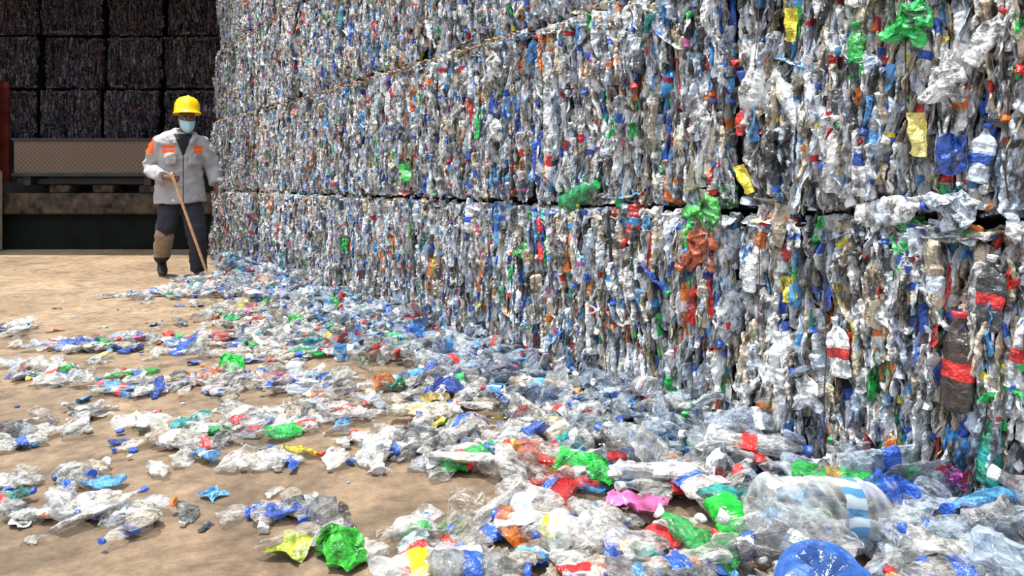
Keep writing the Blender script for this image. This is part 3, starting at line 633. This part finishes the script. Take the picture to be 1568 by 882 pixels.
loft(bm,[(-.05,-.075,.034),(0,-.092,.036),(.05,-.075,.034)],[.007,.008,.007],8)
loft(bm,[(-.024,-.093,-.068),(0,-.101,-.068),(.024,-.093,-.068)],[.006,.009,.006],8)
h=finish(bm,'head',[skin,hairm],.0055,2); h.matrix_local=HM
for p in h.data.polygons:
    c=p.center
    if (c.z>.05 and c.y>-.06) or (c.y>.02 and c.z>-.05): p.material_index=1
    if .031<c.z<.043 and c.y<-.06 and .014<abs(c.x)<.05: p.material_index=1
for s in (-1,1):
    bm=bmesh.new(); bmesh.ops.create_uvsphere(bm,u_segments=12,v_segments=8,radius=.012)
    for v in bm.verts: v.co.z*=.6; v.co+=Vector((s*.03,-.085,.014))
    e=finish(bm,'eye',[eyw,eyd]); e.matrix_local=HM
    for p in e.data.polygons:
        if abs(p.center.x-s*.03)<.006 and p.center.y<-.09: p.material_index=1
bm=bmesh.new()
g=[]
for i in range(9):
    z=-.004-.0155*i; row=[]
    k=1+.12*math.sin(math.pi*i/8)
    for j in range(17):
        a=math.pi*(j/16)
        zz=[(-.128,.03,-.05),(-.09,.062,-.035),(-.045,.073,-.015),(0,.078,-.003),(.03,.078,0)]
        for q in range(4):
            if zz[q][0]<=z<=zz[q+1][0]: t=(z-zz[q][0])/(zz[q+1][0]-zz[q][0]); rx=zz[q][1]+t*(zz[q+1][1]-zz[q][1]); yo=zz[q][2]+t*(zz[q+1][2]-zz[q][2])
        ry=max(.03,rx*1.22)*k; bul=.018*math.exp(-((j-8)/2.2)**2)
        row.append(bm.verts.new((-rx*1.03*math.cos(a),yo-ry*math.sin(a)-bul,z)))
    g.append(row)
for i in range(8):
    for j in range(1,15): bm.faces.new((g[i][j],g[i+1][j],g[i+1][j+1],g[i][j+1]))
for s in (-1,1):
    loft(bm,[(s*.066,-.045,-.012),(s*.078,-.01,.0),(s*.082,.015,.012)],[.0015]*3,6)
    loft(bm,[(s*.058,-.05,-.10),(s*.076,-.01,-.05),(s*.082,.012,-.02)],[.0015]*3,6)
mk=finish(bm,'face_mask',[msk]); mk.matrix_local=HM
md=mk.modifiers.new('t','SOLIDIFY'); md.thickness=.002
bm=bmesh.new(); n=40; rings=[]
prof=[(1.34,-.012),(1.33,-.004),(1.04,.004),(1.0,.02),(.985,.06),(.93,.10),(.80,.135),(.58,.158),(.30,.170),(.08,.173)]
for i,(r,z) in enumerate(prof):
    ring=[]
    for j in range(n):
        a=6.2832*j/n; cx,cy=math.cos(a),math.sin(a); rr=r
        if i<2: rr=1.09+(.24*max(0,-cy)**2)
        ridge=.010 if (abs(cx)<.2 and i>=4) else 0
        ring.append(bm.verts.new((cx*rr*.125,cy*rr*.145,z*1.0+ridge-(.012*max(0,-cy) if i<2 else 0))))
    rings.append(ring)
for A,B in zip(rings[:-1],rings[1:]):
    for j in range(n): bm.faces.new((A[j],A[(j+1)%n],B[(j+1)%n],B[j]))
bm.faces.new(rings[-1])
hh=finish(bm,'hard_hat',[hel]); hh.matrix_local=HM@Matrix.Translation((0,.008,.064))@Matrix.Rotation(math.radians(-16),4,'X')
md=hh.modifiers.new('t','SOLIDIFY'); md.thickness=.003
wood=simple('bare_wood',(.72,.42,.22),.5,nscale=30,namt=.2)
bm=bmesh.new(); a=Vector((-.145,-.32,1.10)); b=Vector((.205,-.16,.012))
loft(bm,[a,a+(b-a)*.02,a+(b-a)*.5,a+(b-a)*.98,b],[.009,.0135,.0138,.0135,.01],12)
st=finish(bm,'wooden_stick',[wood],parent=WK)
# ---------------------------------------------------------------- light
w=bpy.data.worlds.new('sky'); scene.world=w; w.use_nodes=True; N=w.node_tree.nodes; L=w.node_tree.links
bg=N['Background']; g=N.new('ShaderNodeTexCoord'); sx=N.new('ShaderNodeSeparateXYZ'); L.new(g.outputs['Generated'],sx.inputs[0])
r=N.new('ShaderNodeValToRGB'); e=r.color_ramp.elements; e[0].position=.05; e[0].color=(.14,.155,.18,1); e[1].position=.7; e[1].color=(.86,.93,1.0,1)
L.new(sx.outputs['Z'],r.inputs['Fac']); L.new(r.outputs['Color'],bg.inputs['Color']); bg.inputs['Strength'].default_value=2.1
sl=bpy.data.lights.new('sun','SUN'); sl.energy=6.3; sl.angle=.009; sl.color=(1,.93,.82); so=bpy.data.objects.new('sun',sl); link(so)
dirv=Vector((-.827,-.35,0))*math.tan(math.radians(14))+Vector((0,0,1))
so.rotation_euler=dirv.to_track_quat('Z','Y').to_euler(); so.location=(0,3,8)
cam=bpy.data.cameras.new('camera'); co=bpy.data.objects.new('camera',cam); link(co)
co.location=(0,0,1.0); co.rotation_euler=(math.radians(90),0,0); cam.lens=26; cam.sensor_width=36; cam.shift_y=-165/1600; cam.clip_start=.05
scene.camera=co
